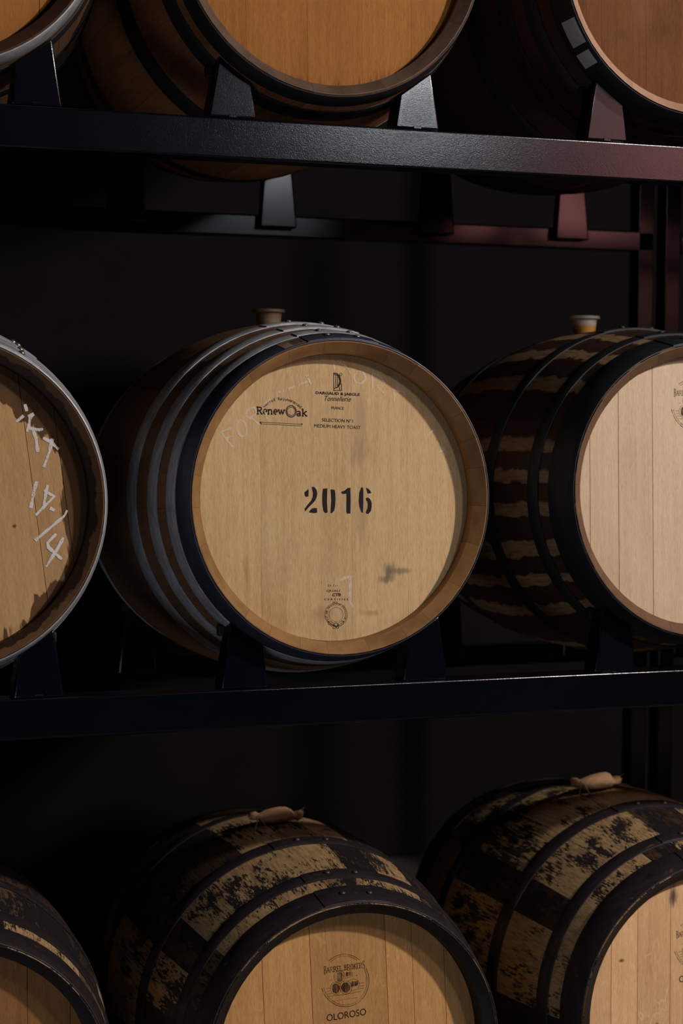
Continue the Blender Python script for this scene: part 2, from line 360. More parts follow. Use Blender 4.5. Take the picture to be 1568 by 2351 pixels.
MARKS = {"chalk_mc_faint":[[[-0.2308,0.1263],[-0.221,0.1131],[-0.2082,0.0981]],[[-0.2308,0.1263],[-0.2093,0.1348]],[[-0.2229,0.1131],[-0.2092,0.1188]],[[-0.1804,0.1346],[-0.18,0.1298],[-0.1805,0.1254],[-0.1819,0.1216],[-0.1841,0.119],[-0.1868,0.1178],[-0.1898,0.118],[-0.1928,0.1197],[-0.1955,0.1228],[-0.1976,0.1268],[-0.199,0.1314],[-0.1994,0.1362],[-0.1989,0.1406],[-0.1975,0.1444],[-0.1953,0.147],[-0.1926,0.1482],[-0.1896,0.148],[-0.1866,0.1463],[-0.1839,0.1433],[-0.1817,0.1392],[-0.1804,0.1346]],[[-0.1829,0.1604],[-0.179,0.168],[-0.1643,0.1737]],[[-0.1819,0.1566],[-0.1681,0.151],[-0.1542,0.1398]],[[-0.1643,0.1737],[-0.1603,0.1624],[-0.176,0.151]],[[-0.1485,0.1757],[-0.1337,0.1891]],[[-0.1445,0.1682],[-0.1394,0.1512]],[[-0.1208,0.2015],[-0.1059,0.2055]],[[-0.1208,0.2015],[-0.1178,0.1836]],[[-0.097,0.2094],[-0.084,0.2133]],[[-0.077,0.2163],[-0.057,0.2241]],[[-0.0611,0.234],[-0.055,0.2359]],[[-0.057,0.2298],[-0.0509,0.2185]],[[-0.0036,0.2477],[-0.0036,0.2583],[0.0055,0.2603],[0.0219,0.2539],[0.0301,0.2405]],[[0.0602,0.2331],[0.0596,0.2293],[0.058,0.226],[0.0555,0.2233],[0.0522,0.2215],[0.0486,0.2209],[0.045,0.2214],[0.0418,0.2231],[0.0392,0.2257],[0.0375,0.229],[0.0369,0.2328],[0.0375,0.2365],[0.0391,0.2398],[0.0416,0.2425],[0.0448,0.2443],[0.0484,0.2449],[0.052,0.2444],[0.0553,0.2427],[0.0579,0.2401],[0.0596,0.2368],[0.0602,0.2331]],[[0.0742,0.2421],[0.0753,0.2132]],[[0.0742,0.2413],[0.0906,0.2359],[0.101,0.2231],[0.0976,0.2174],[0.0821,0.2173],[0.0978,0.2037]],[[0.1176,0.2096],[0.1428,0.2042]],[[0.1202,0.2096],[0.1204,0.1862]],[[0.1883,0.1217],[0.204,0.1323]],[[0.2157,0.1152],[0.2248,0.0907],[0.2107,0.0874]],[[0.2377,0.0497],[0.2465,0.05]]],"chalk_mc_t":[[[0.0044,-0.1602],[0.0143,-0.1552],[0.0371,-0.1523]],[[0.0253,-0.1546],[0.0264,-0.178],[0.0252,-0.2021],[0.0321,-0.2118]]],"chalk_ml":[[[0.1634,0.1784],[0.1666,0.1656]],[[0.1472,0.1462],[0.1609,0.1575]],[[0.169,0.1559],[0.1795,0.1608]],[[0.1762,0.1592],[0.1722,0.1527],[0.1697,0.1398],[0.1713,0.135]],[[0.1697,0.135],[0.181,0.1334],[0.1875,0.1315],[0.1956,0.1335]],[[0.1697,0.1398],[0.1665,0.1285]],[[0.177,0.1334],[0.1826,0.1173],[0.1858,0.0914]],[[0.1956,0.1173],[0.2086,0.1108],[0.2241,0.0963]],[[0.2127,0.1157],[0.2069,0.0914],[0.1963,0.0639]],[[0.1833,0.038],[0.1784,0.0218],[0.1718,-0.0105]],[[0.2036,0.0314],[0.2003,0.0201],[0.1954,-0.0091]],[[0.1962,0.0217],[0.215,0.0102],[0.1807,-0.0236]],[[0.2068,-0.0109],[0.2157,-0.015]],[[0.2387,-0.0153],[0.2329,-0.0258],[0.179,-0.0698]],[[0.2181,-0.0582],[0.2018,-0.0743],[0.2034,-0.0824],[0.2279,-0.1049]],[[0.2312,-0.065],[0.2197,-0.086],[0.1984,-0.1182]]],"digits":[[[-0.0656,0.0108],[-0.0575,0.0172],[-0.0571,0.0108],[-0.0575,0.0031],[-0.0622,0.0021],[-0.0651,0.0051]],[[-0.0508,0.0209],[-0.0461,0.0215],[-0.0414,0.0164],[-0.0396,0.0093],[-0.0406,0.0017],[-0.0446,-0.006],[-0.0513,-0.0123],[-0.058,-0.0187],[-0.0644,-0.026],[-0.0654,-0.0205],[-0.0594,-0.0129],[-0.0527,-0.0059],[-0.049,0.0017],[-0.0483,0.0094],[-0.0495,0.0158]],[[-0.0573,-0.0276],[-0.0539,-0.0232],[-0.0499,-0.02],[-0.0459,-0.0192],[-0.0404,-0.0197],[-0.0401,-0.0285],[-0.0458,-0.0293]],[[-0.0279,0.0176],[-0.0191,0.0182],[-0.0196,0.004],[-0.02,-0.0088],[-0.0192,-0.0216],[-0.0187,-0.0281],[-0.0228,-0.0296],[-0.0269,-0.026],[-0.029,-0.0151],[-0.0295,-0.0023],[-0.029,0.0093]],[[-0.0123,0.0162],[-0.0041,0.0155],[-0.003,0.009],[-0.0024,-0.0012],[-0.0032,-0.0141],[-0.0052,-0.0244],[-0.0099,-0.0297],[-0.013,-0.0294],[-0.012,-0.0179],[-0.011,-0.0063],[-0.0115,0.0053]],[[0.0095,0.0115],[0.0163,0.0134],[0.0224,0.0185],[0.0283,0.0191],[0.0285,-0.0093],[0.0279,-0.0305],[0.0208,-0.0308],[0.0196,-0.0272],[0.0202,0.0076],[0.0109,0.0074]],[[0.0505,0.0196],[0.0546,0.0189],[0.0547,0.006],[0.0546,-0.0095],[0.0537,-0.0302],[0.0502,-0.0282],[0.0467,-0.0185],[0.0452,-0.0068],[0.0462,0.0087]],[[0.0601,0.0189],[0.065,0.0169],[0.0691,0.013],[0.0715,0.0085],[0.0637,0.0072]],[[0.0603,-0.0012],[0.0637,0.0001],[0.0686,-0.0032],[0.0717,-0.0097],[0.0721,-0.0174],[0.0702,-0.0265],[0.0654,-0.0319],[0.0605,-0.0313],[0.0598,-0.0277],[0.0625,-0.0225],[0.0639,-0.0161],[0.0628,-0.0083],[0.06,-0.0044]]],"emblem_d":[[[-0.0043,0.2407],[-0.004,0.2071]],[[-0.0001,0.2351],[0.0001,0.2113]],[[0.0037,0.2337],[0.0038,0.2125]],[[0.0076,0.2143],[0.0077,0.2072]],[[0.0117,0.2211],[0.0118,0.2069]],[[-0.005,0.207],[0.0124,0.2071]],[[-0.0043,0.2407],[0.0027,0.2396],[0.0083,0.2345],[0.0104,0.2263],[0.0092,0.2196],[0.0045,0.2136],[-0.004,0.2105]],[[-0.0028,0.238],[0.0027,0.2366],[0.0067,0.2322],[0.0083,0.2255],[0.0073,0.2203],[0.0037,0.2158]],[[0.0132,0.2383],[0.0128,0.2371],[0.0119,0.2362],[0.0106,0.2358],[0.0094,0.2361],[0.0084,0.237],[0.0081,0.2382],[0.0084,0.2394],[0.0093,0.2403],[0.0106,0.2406],[0.0119,0.2403],[0.0128,0.2395],[0.0132,0.2383]]],"renew_lines":[[[-0.1531,0.1452],[-0.069,0.1416]],[[-0.1515,0.142],[-0.0697,0.1383]],[[-0.1535,0.1461],[-0.1504,0.1412]],[[-0.0706,0.1431],[-0.0682,0.1408]],[[-0.0807,0.1663],[-0.081,0.1634],[-0.082,0.1608],[-0.0837,0.1585],[-0.0858,0.1568],[-0.0883,0.1556],[-0.0909,0.1553],[-0.0936,0.1556],[-0.0961,0.1567],[-0.0982,0.1584],[-0.0998,0.1607],[-0.1009,0.1633],[-0.1012,0.1661],[-0.1009,0.169],[-0.0999,0.1716],[-0.0983,0.1739],[-0.0962,0.1756],[-0.0937,0.1768],[-0.091,0.1772],[-0.0884,0.1768],[-0.0859,0.1757],[-0.0838,0.174],[-0.0821,0.1717],[-0.0811,0.1691],[-0.0807,0.1663]],[[-0.0829,0.1663],[-0.0831,0.1642],[-0.0839,0.1623],[-0.0852,0.1606],[-0.0869,0.1593],[-0.0888,0.1585],[-0.0909,0.1582],[-0.093,0.1585],[-0.095,0.1593],[-0.0967,0.1605],[-0.098,0.1622],[-0.0988,0.1641],[-0.0991,0.1662],[-0.0988,0.1682],[-0.098,0.1702],[-0.0967,0.1718],[-0.0951,0.1731],[-0.0931,0.1739],[-0.091,0.1742],[-0.0889,0.1739],[-0.087,0.1732],[-0.0853,0.1719],[-0.084,0.1703],[-0.0832,0.1683],[-0.0829,0.1663]]],"seal":[[[0.0204,-0.2262],[0.0202,-0.2297],[0.0193,-0.233],[0.018,-0.2362],[0.0161,-0.2391],[0.0137,-0.2417],[0.0109,-0.2438],[0.0078,-0.2455],[0.0045,-0.2468],[0.0009,-0.2475],[-0.0027,-0.2476],[-0.0064,-0.2472],[-0.0099,-0.2463],[-0.0133,-0.2449],[-0.0164,-0.243],[-0.0192,-0.2406],[-0.0216,-0.2379],[-0.0235,-0.2349],[-0.025,-0.2317],[-0.0258,-0.2283],[-0.0261,-0.2248],[-0.0259,-0.2214],[-0.0251,-0.218],[-0.0237,-0.2149],[-0.0218,-0.212],[-0.0195,-0.2094],[-0.0167,-0.2073],[-0.0136,-0.2055],[-0.0102,-0.2043],[-0.0067,-0.2036],[-0.0031,-0.2034],[0.0006,-0.2038],[0.0041,-0.2047],[0.0075,-0.2061],[0.0107,-0.208],[0.0135,-0.2104],[0.0159,-0.2131],[0.0178,-0.2161],[0.0192,-0.2193],[0.0201,-0.2227],[0.0204,-0.2262]],[[0.0115,-0.2259],[0.0112,-0.2286],[0.0104,-0.2311],[0.0091,-0.2335],[0.0073,-0.2355],[0.0052,-0.2371],[0.0027,-0.2383],[0.0,-0.239],[-0.0028,-0.2392],[-0.0056,-0.2388],[-0.0083,-0.2379],[-0.0108,-0.2366],[-0.013,-0.2348],[-0.0148,-0.2327],[-0.0161,-0.2303],[-0.017,-0.2277],[-0.0173,-0.2251],[-0.017,-0.2224],[-0.0162,-0.2199],[-0.0149,-0.2176],[-0.0131,-0.2156],[-0.011,-0.2139],[-0.0085,-0.2128],[-0.0058,-0.2121],[-0.003,-0.2119],[-0.0002,-0.2122],[0.0025,-0.2131],[0.005,-0.2144],[0.0072,-0.2162],[0.009,-0.2183],[0.0104,-0.2207],[0.0112,-0.2233],[0.0115,-0.2259]],[[-0.0067,-0.2477],[-0.0085,-0.2476],[-0.0102,-0.2471],[-0.011,-0.2479],[-0.0124,-0.2482],[-0.0142,-0.2467],[-0.0155,-0.2453],[-0.0173,-0.2446],[-0.0193,-0.2434],[-0.0194,-0.242],[-0.0189,-0.2411],[-0.02,-0.2396],[-0.0206,-0.2381],[-0.0189,-0.2381],[-0.0171,-0.2386],[-0.0164,-0.2379],[-0.015,-0.2376],[-0.0131,-0.239],[-0.0119,-0.2404],[-0.01,-0.2411],[-0.008,-0.2424],[-0.0079,-0.2437],[-0.0084,-0.2447],[-0.0073,-0.2461],[-0.0067,-0.2477]],[[0.0137,-0.2389],[0.0131,-0.2404],[0.012,-0.2418],[0.0126,-0.2427],[0.0125,-0.2441],[0.0105,-0.2452],[0.0087,-0.2458],[0.0074,-0.2472],[0.0056,-0.2485],[0.0042,-0.2481],[0.0034,-0.2473],[0.0016,-0.2477],[-0.0001,-0.2476],[0.0005,-0.2461],[0.0015,-0.2447],[0.001,-0.2438],[0.0011,-0.2424],[0.0031,-0.2413],[0.0049,-0.2407],[0.0062,-0.2393],[0.008,-0.238],[0.0094,-0.2384],[0.0102,-0.2392],[0.012,-0.2388],[0.0137,-0.2389]],[[-0.0196,-0.2388],[-0.0068,-0.2478]],[[0.0127,-0.2398],[-0.0005,-0.248]],[[0.0006,-0.2455],[-0.0,-0.2464],[-0.0008,-0.247],[-0.0009,-0.2481],[-0.0013,-0.2492],[-0.0023,-0.2491],[-0.0032,-0.2485],[-0.004,-0.249],[-0.0051,-0.2491],[-0.0055,-0.248],[-0.0056,-0.2469],[-0.0064,-0.2462],[-0.007,-0.2452],[-0.0064,-0.2443],[-0.0056,-0.2437],[-0.0055,-0.2426],[-0.0051,-0.2415],[-0.0041,-0.2417],[-0.0032,-0.2422],[-0.0024,-0.2417],[-0.0013,-0.2416],[-0.0009,-0.2427],[-0.0008,-0.2438],[-0.0001,-0.2445],[0.0006,-0.2455]],[[-0.0029,-0.2486],[-0.0032,-0.2494],[-0.0037,-0.2501],[-0.0035,-0.2506],[-0.0035,-0.2514],[-0.0045,-0.2518],[-0.0054,-0.252],[-0.0061,-0.2526],[-0.007,-0.2532],[-0.0077,-0.2528],[-0.0081,-0.2523],[-0.009,-0.2524],[-0.0098,-0.2522],[-0.0095,-0.2515],[-0.009,-0.2508],[-0.0092,-0.2502],[-0.0092,-0.2495],[-0.0082,-0.2491],[-0.0073,-0.2489],[-0.0067,-0.2483],[-0.0057,-0.2477],[-0.005,-0.248],[-0.0047,-0.2485],[-0.0038,-0.2485],[-0.0029,-0.2486]],[[0.0023,-0.2518],[0.0016,-0.2519],[0.0009,-0.2519],[0.0005,-0.2523],[-0.0001,-0.2526],[-0.0008,-0.2521],[-0.0013,-0.2516],[-0.002,-0.2514],[-0.0028,-0.251],[-0.0028,-0.2504],[-0.0026,-0.2499],[-0.003,-0.2493],[-0.0032,-0.2486],[-0.0025,-0.2485],[-0.0018,-0.2485],[-0.0014,-0.2481],[-0.0008,-0.2478],[-0.0001,-0.2483],[0.0004,-0.2488],[0.0011,-0.249],[0.0019,-0.2494],[0.0019,-0.25],[0.0017,-0.2505],[0.0021,-0.2511],[0.0023,-0.2518]],[[-0.0183,-0.1665],[-0.0183,-0.1708],[-0.0169,-0.1708]],[[-0.0147,-0.1679],[-0.0133,-0.1705]],[[-0.0076,-0.1672],[-0.0074,-0.1711]],[[-0.0033,-0.1695],[-0.003,-0.171]],[[-0.0001,-0.1695],[0.0001,-0.1708]]],"anchors":{"DARGAUD & JAEGLE":[[-0.0415,0.2],[0.0491,0.1971]],"Tonnellerie":[[-0.023,0.1872],[0.0309,0.1859]],"FRANCE":[[-0.0098,0.1709],[0.0159,0.1699]],"SELECTION N\u00b01":[[-0.029,0.1473],[0.0344,0.1449]],"MEDIUM HEAVY TOAST":[[-0.0447,0.1357],[0.05,0.1324]],"Renew":[[-0.1602,0.1606],[-0.1034,0.1596]],"ak":[[-0.0808,0.1574],[-0.0578,0.1568]],"arcL":[[-0.1468,0.1788],[-0.0708,0.1764]],"arcT":[[-0.1097,0.1872],[-0.1096,0.1872]],"QUALI":[[-0.0223,-0.1812],[0.005,-0.1817]],"CTB":[[-0.0104,-0.19],[0.0071,-0.1902]],"CERTIFIEE":[[-0.0269,-0.1974],[0.0224,-0.199]],"N\u00b04":[[-0.0094,-0.2032],[-0.0001,-0.2032]],"sealc":[[-0.0029,-0.2255],[0.0167,-0.2261]],"logoc":[[-0.0032,0.1337],[0.0474,0.1327]],"OLOROSO":[[-0.0408,0.0561],[0.0416,0.0608]],"BB":[[-0.0472,0.1524],[0.039,0.1557]]},"logo_lines":[[[0.0413,0.1539],[0.0431,0.1498],[0.0447,0.1456],[0.0459,0.1413],[0.0468,0.1369],[0.0473,0.1326],[0.0474,0.1282],[0.0473,0.1238],[0.0467,0.1196],[0.0458,0.1154],[0.0446,0.1114],[0.043,0.1075],[0.0412,0.1038],[0.039,0.1003],[0.0365,0.097],[0.0337,0.094],[0.0307,0.0913],[0.0274,0.0889],[0.024,0.0868],[0.0203,0.085],[0.0165,0.0835],[0.0126,0.0824],[0.0085,0.0817],[0.0044,0.0813],[0.0002,0.0813],[-0.004,0.0817],[-0.0082,0.0824],[-0.0124,0.0835],[-0.0165,0.0849],[-0.0205,0.0866],[-0.0243,0.0887],[-0.0281,0.0911],[-0.0316,0.0938],[-0.035,0.0968],[-0.0381,0.1],[-0.041,0.1034],[-0.0436,0.1071],[-0.0459,0.1109],[-0.048,0.1149],[-0.0497,0.119],[-0.0511,0.1232]],[[0.0377,0.1526],[0.0394,0.1488],[0.0408,0.1449],[0.0419,0.1408],[0.0427,0.1368],[0.0432,0.1327],[0.0434,0.1286],[0.0432,0.1246],[0.0427,0.1206],[0.0419,0.1167],[0.0407,0.113],[0.0393,0.1093],[0.0376,0.1059],[0.0356,0.1026],[0.0333,0.0996],[0.0307,0.0968],[0.028,0.0942],[0.025,0.092],[0.0218,0.09],[0.0184,0.0883],[0.0149,0.087],[0.0113,0.086],[0.0076,0.0853],[0.0038,0.0849],[-0.0001,0.0849],[-0.004,0.0852],[-0.0078,0.0859],[-0.0116,0.0869],[-0.0154,0.0882],[-0.0191,0.0898],[-0.0226,0.0918],[-0.0261,0.094],[-0.0293,0.0965],[-0.0324,0.0992],[-0.0353,0.1022],[-0.0379,0.1054],[-0.0404,0.1088],[-0.0425,0.1124],[-0.0444,0.1161],[-0.046,0.12],[-0.0473,0.1239]],[[-0.0365,0.1762],[-0.0331,0.1786],[-0.0295,0.1808],[-0.0258,0.1826],[-0.0218,0.184],[-0.0177,0.1851],[-0.0135,0.1857],[-0.0093,0.186],[-0.0049,0.1859],[-0.0006,0.1855],[0.0037,0.1846],[0.008,0.1834],[0.0122,0.1817],[0.0163,0.1798],[0.0202,0.1775],[0.024,0.1748],[0.0276,0.1719]],[[-0.0338,0.1732],[-0.0309,0.1754],[-0.0278,0.1774],[-0.0245,0.179],[-0.0211,0.1803],[-0.0175,0.1813],[-0.0139,0.182],[-0.0102,0.1824],[-0.0064,0.1825],[-0.0026,0.1822],[0.0012,0.1816],[0.0049,0.1807],[0.0086,0.1794],[0.0123,0.1779],[0.0158,0.1761],[0.0192,0.1739],[0.0224,0.1716]],[[-0.0027,0.1409],[-0.0032,0.1371],[-0.0049,0.1338],[-0.0074,0.1313],[-0.0106,0.1299],[-0.0142,0.1296],[-0.0178,0.1306],[-0.021,0.1326],[-0.0236,0.1356],[-0.0252,0.1392],[-0.0258,0.1431],[-0.0253,0.1469],[-0.0237,0.1502],[-0.0211,0.1527],[-0.0179,0.1542],[-0.0144,0.1544],[-0.0108,0.1535],[-0.0075,0.1514],[-0.005,0.1484],[-0.0033,0.1448],[-0.0027,0.1409]],[[-0.0109,0.119],[-0.0114,0.1152],[-0.013,0.1119],[-0.0155,0.1094],[-0.0186,0.1079],[-0.0221,0.1077],[-0.0256,0.1086],[-0.0288,0.1107],[-0.0313,0.1137],[-0.0329,0.1173],[-0.0335,0.1212],[-0.033,0.125],[-0.0314,0.1283],[-0.0289,0.1308],[-0.0258,0.1322],[-0.0223,0.1325],[-0.0188,0.1315],[-0.0156,0.1295],[-0.0131,0.1265],[-0.0114,0.1229],[-0.0109,0.119]],[[0.0112,0.1184],[0.0106,0.1145],[0.0088,0.111],[0.0061,0.1083],[0.0026,0.1068],[-0.0013,0.1066],[-0.0051,0.1076],[-0.0087,0.1098],[-0.0114,0.113],[-0.0132,0.1168],[-0.0139,0.1209],[-0.0133,0.1249],[-0.0116,0.1284],[-0.0088,0.131],[-0.0053,0.1325],[-0.0015,0.1328],[0.0024,0.1318],[0.0059,0.1296],[0.0087,0.1264],[0.0105,0.1226],[0.0112,0.1184]],[[-0.0109,0.1539],[0.0007,0.155],[0.0088,0.152],[0.0129,0.1471],[0.0124,0.1405],[-0.0038,0.1377]],[[0.002,0.1321],[0.0159,0.1352],[0.0241,0.1316],[0.0276,0.1235],[0.0242,0.1149],[0.0091,0.1109]],[[-0.0424,0.121],[-0.0337,0.1218]],[[-0.0412,0.1153],[-0.0337,0.1163]],[[-0.0406,0.1103],[-0.0302,0.1109]],[[-0.0359,0.1054],[-0.0024,0.1059],[0.0313,0.1092]],[[0.0276,0.1252],[0.0364,0.126]],[[0.0288,0.1195],[0.037,0.1203]],[[0.0254,0.1143],[0.0359,0.1149]],[[-0.0301,0.0949],[-0.0278,0.095]],[[-0.0262,0.0951],[-0.0239,0.0951]],[[-0.0222,0.0952],[-0.0199,0.0953]],[[-0.0183,0.0954],[-0.016,0.0955]],[[-0.0144,0.0956],[-0.0121,0.0957]],[[-0.0105,0.0958],[-0.0081,0.0959]],[[-0.0065,0.096],[-0.0042,0.0961]],[[-0.0026,0.0962],[-0.0003,0.0963]],[[0.0014,0.0964],[0.0037,0.0965]],[[0.0053,0.0966],[0.0076,0.0967]],[[0.0092,0.0968],[0.0116,0.0968]],[[0.0132,0.0969],[0.0155,0.097]],[[0.0172,0.0971],[0.0195,0.0972]],[[0.0211,0.0973],[0.0234,0.0974]],[[-0.035,0.1363],[-0.0304,0.1386]],[[0.0194,0.141],[0.024,0.1422]]],"logo_fill":[[[-0.0056,0.1412],[-0.0062,0.1374],[-0.0081,0.1344],[-0.0109,0.1325],[-0.0142,0.132],[-0.0175,0.1331],[-0.0204,0.1356],[-0.0223,0.139],[-0.0229,0.1429],[-0.0223,0.1466],[-0.0205,0.1497],[-0.0177,0.1515],[-0.0144,0.152],[-0.011,0.1509],[-0.0082,0.1485],[-0.0063,0.1451],[-0.0056,0.1412]],[[-0.0139,0.1193],[-0.0145,0.1154],[-0.0163,0.1123],[-0.0189,0.1104],[-0.0221,0.1099],[-0.0253,0.111],[-0.028,0.1135],[-0.0299,0.117],[-0.0305,0.1209],[-0.0299,0.1248],[-0.0281,0.1279],[-0.0255,0.1298],[-0.0223,0.1303],[-0.0191,0.1292],[-0.0164,0.1267],[-0.0145,0.1232],[-0.0139,0.1193]],[[0.0081,0.1187],[0.0075,0.1148],[0.0054,0.1116],[0.0023,0.1096],[-0.0013,0.1091],[-0.0049,0.1103],[-0.008,0.1129],[-0.0101,0.1165],[-0.0109,0.1206],[-0.0102,0.1246],[-0.0082,0.1278],[-0.0051,0.1298],[-0.0015,0.1302],[0.0022,0.1291],[0.0053,0.1265],[0.0074,0.1229],[0.0081,0.1187]],[[-0.0057,0.15],[-0.0028,0.1503],[-0.0027,0.1414],[-0.0056,0.1412]],[[-0.001,0.1501],[0.0112,0.1495],[0.0112,0.1418],[-0.001,0.1418]],[[0.009,0.1309],[0.0235,0.1306],[0.0253,0.1237],[0.0207,0.1208],[0.0091,0.1198]]],"cen":{"MR":[-0.0077,0.1756],"BR":[-0.0319,0.1339]}}

# ------------------------------------------------------------------ the setting
concrete = NT('concrete')
_n = concrete.noise(concrete.scale(concrete.obj, (2, 2, 2)), 1, 6); concrete.bump(_n, .3, .01)
M_CONC = concrete.out(concrete.mix(_n, (.06, .055, .05), (.11, .10, .09)), .8, 0, .15)
wallm = NT('wall_plaster')
_n = wallm.noise(wallm.scale(wallm.obj, (3, 3, 3)), 1, 6); wallm.bump(_n, .2, .004)
M_WALL = wallm.out(wallm.mix(_n, (.017, .015, .017), (.011, .010, .0125)), .95, 0, .04)
WALL_Y = 4.0
FLOOR_Z = -1.75
tag(link('floor', box('floor', -5, 6.5, -5.5, WALL_Y+.1, FLOOR_Z-.1, FLOOR_Z, .001, 1), M_CONC), kind='structure')
tag(link('wall_back', box('wall', -5, 6.5, WALL_Y, WALL_Y+.15, FLOOR_Z, 3.0, .001, 1), M_WALL), kind='structure')

# ------------------------------------------------------------------ materials
PAINT = paint_mat('rack_paint')
DULL = paint_mat('smooth_rack_paint', .13, .5, .04)
BLOCK_MAT = plain('matt_black', (.006, .006, .007), .7)
INK = ink_mat('stencil_ink', (.012, .012, .016), .95, (300, 1, 40), .22, .36)
INK_FINE = ink_mat('brand_ink', (.020, .012, .010), .95, (400, 1, 60), .20, .30)
BURN = ink_mat('burnt_brand', (.045, .014, .005), .9, (520, 1, 26), .36, .50)
BURN_OPEN = ink_mat('burnt_shading', (.04, .013, .005), .8, (330, 1, 8), .40, .56)
CHALK = ink_mat('chalk', (.78, .75, .72), .85, (500, 1, 260), .30, .50, .9)
CHALK_FAINT = ink_mat('rubbed_chalk', (.92, .82, .72), .5, (420, 1, 120), .34, .60, .9)

GALV = metal_mat('galvanised_hoop', (0.415, 0.420, 0.444), (0.244, 0.246, 0.270), .48, .3, 1)
GALV_DARK = metal_mat('blued_hoop', (.05, .055, .085), (.032, .035, .06), .45, .4, 2)
DARKHOOP = metal_mat('black_hoop', (.018, .019, .024), (.012, .012, .015), .5, .4, 3)
OLDHOOP = metal_mat('weathered_hoop', (.022, .020, .021), (.012, .010, .010), .55, .4, 4)
RUSTHOOP = metal_mat('rusty_hoop', (.032, .022, .026), (.014, .010, .013), .55, .35, 5, rust=(.13, .05, .015))
RIVET = metal_mat('rivet_steel', (.35, .33, .30), (.22, .2, .18), .35, .8, 6)
RIVET_DARK = metal_mat('rusty_rivet', (.07, .04, .03), (.04, .025, .02), .5, .4, 7)

# ------------------------------------------------------------------ barrels
L = .95
def prof(y, R0, Rb):
    t = (y-L/2)/(L/2); return R0+(Rb-R0)*(1-t*t)
def hoop_mesh(y0, y1, R0, Rb, Rz, t0=.0004, t1=.0026, n=96, a0=0, a1=360):
    full = (a1-a0) >= 360; ys = [y0, y0+.0006, (y0+y1)/2, y1-.0006, y1]
    secs = [(y0, t0), (y0, t1-.0005), (y0+.0008, t1), ((y0+y1)/2, t1), (y1-.0008, t1), (y1, t1-.0005), (y1, t0)]
    k = len(secs); vs, fs = [], []; m = n if full else n+1
    for i in range(m):
        a = math.radians(a0+(a1-a0)*i/n); ca, sa = math.cos(a), math.sin(a)
        for y, tt in secs:
            r = prof(y, R0, Rb)+tt; vs.append((r*ca, y-L/2, Rz+r*sa))
    for i in range(n):
        i2 = (i+1) % m
        for j in range(k-1): fs.append((i*k+j, i*k+j+1, i2*k+j+1, i2*k+j))
        fs.append((i*k+k-1, i*k, i2*k, i2*k+k-1))
    if not full: fs += [tuple(range(k)), tuple(range((m-1)*k+k-1, (m-1)*k-1, -1))]
    return mesh('hoop', vs, fs, True, 50)
def rivet_mesh(r=.0068, h=.0045):
    vs, fs = [], []
    for i, (q, z) in enumerate([(1, 0), (.92, .45), (.6, .85)]):
        for j in range(10):
            a = j*math.tau/10; vs.append((r*q*math.cos(a), r*q*math.sin(a), h*z))
    vs.append((0, 0, h))
    for i in range(2):
        for j in range(10): fs.append((i*10+j, i*10+(j+1) % 10, i*10+10+(j+1) % 10, i*10+10+j))
    for j in range(10): fs.append((20+j, 20+(j+1) % 10, 30))
    fs.append(tuple(range(9, -1, -1)))
    return mesh('rivet', vs, fs, True, 60)
RIV = {}
DIMS = {}
def rivet(parent, y, ang, R0, Rb, Rz, mat, sc=1.0):
    if mat.name not in RIV: RIV[mat.name] = rivet_mesh(); RIV[mat.name].materials.append(mat)
    o = bpy.data.objects.new('rivet', RIV[mat.name]); COL.objects.link(o); o.parent = parent
    a = math.radians(ang); r = prof(y, R0, Rb)+.0046
    o.location = (r*math.cos(a), y-L/2, Rz+r*math.sin(a))
    o.rotation_euler = (0, math.radians(90-ang), 0); o.scale = (sc, sc, sc)

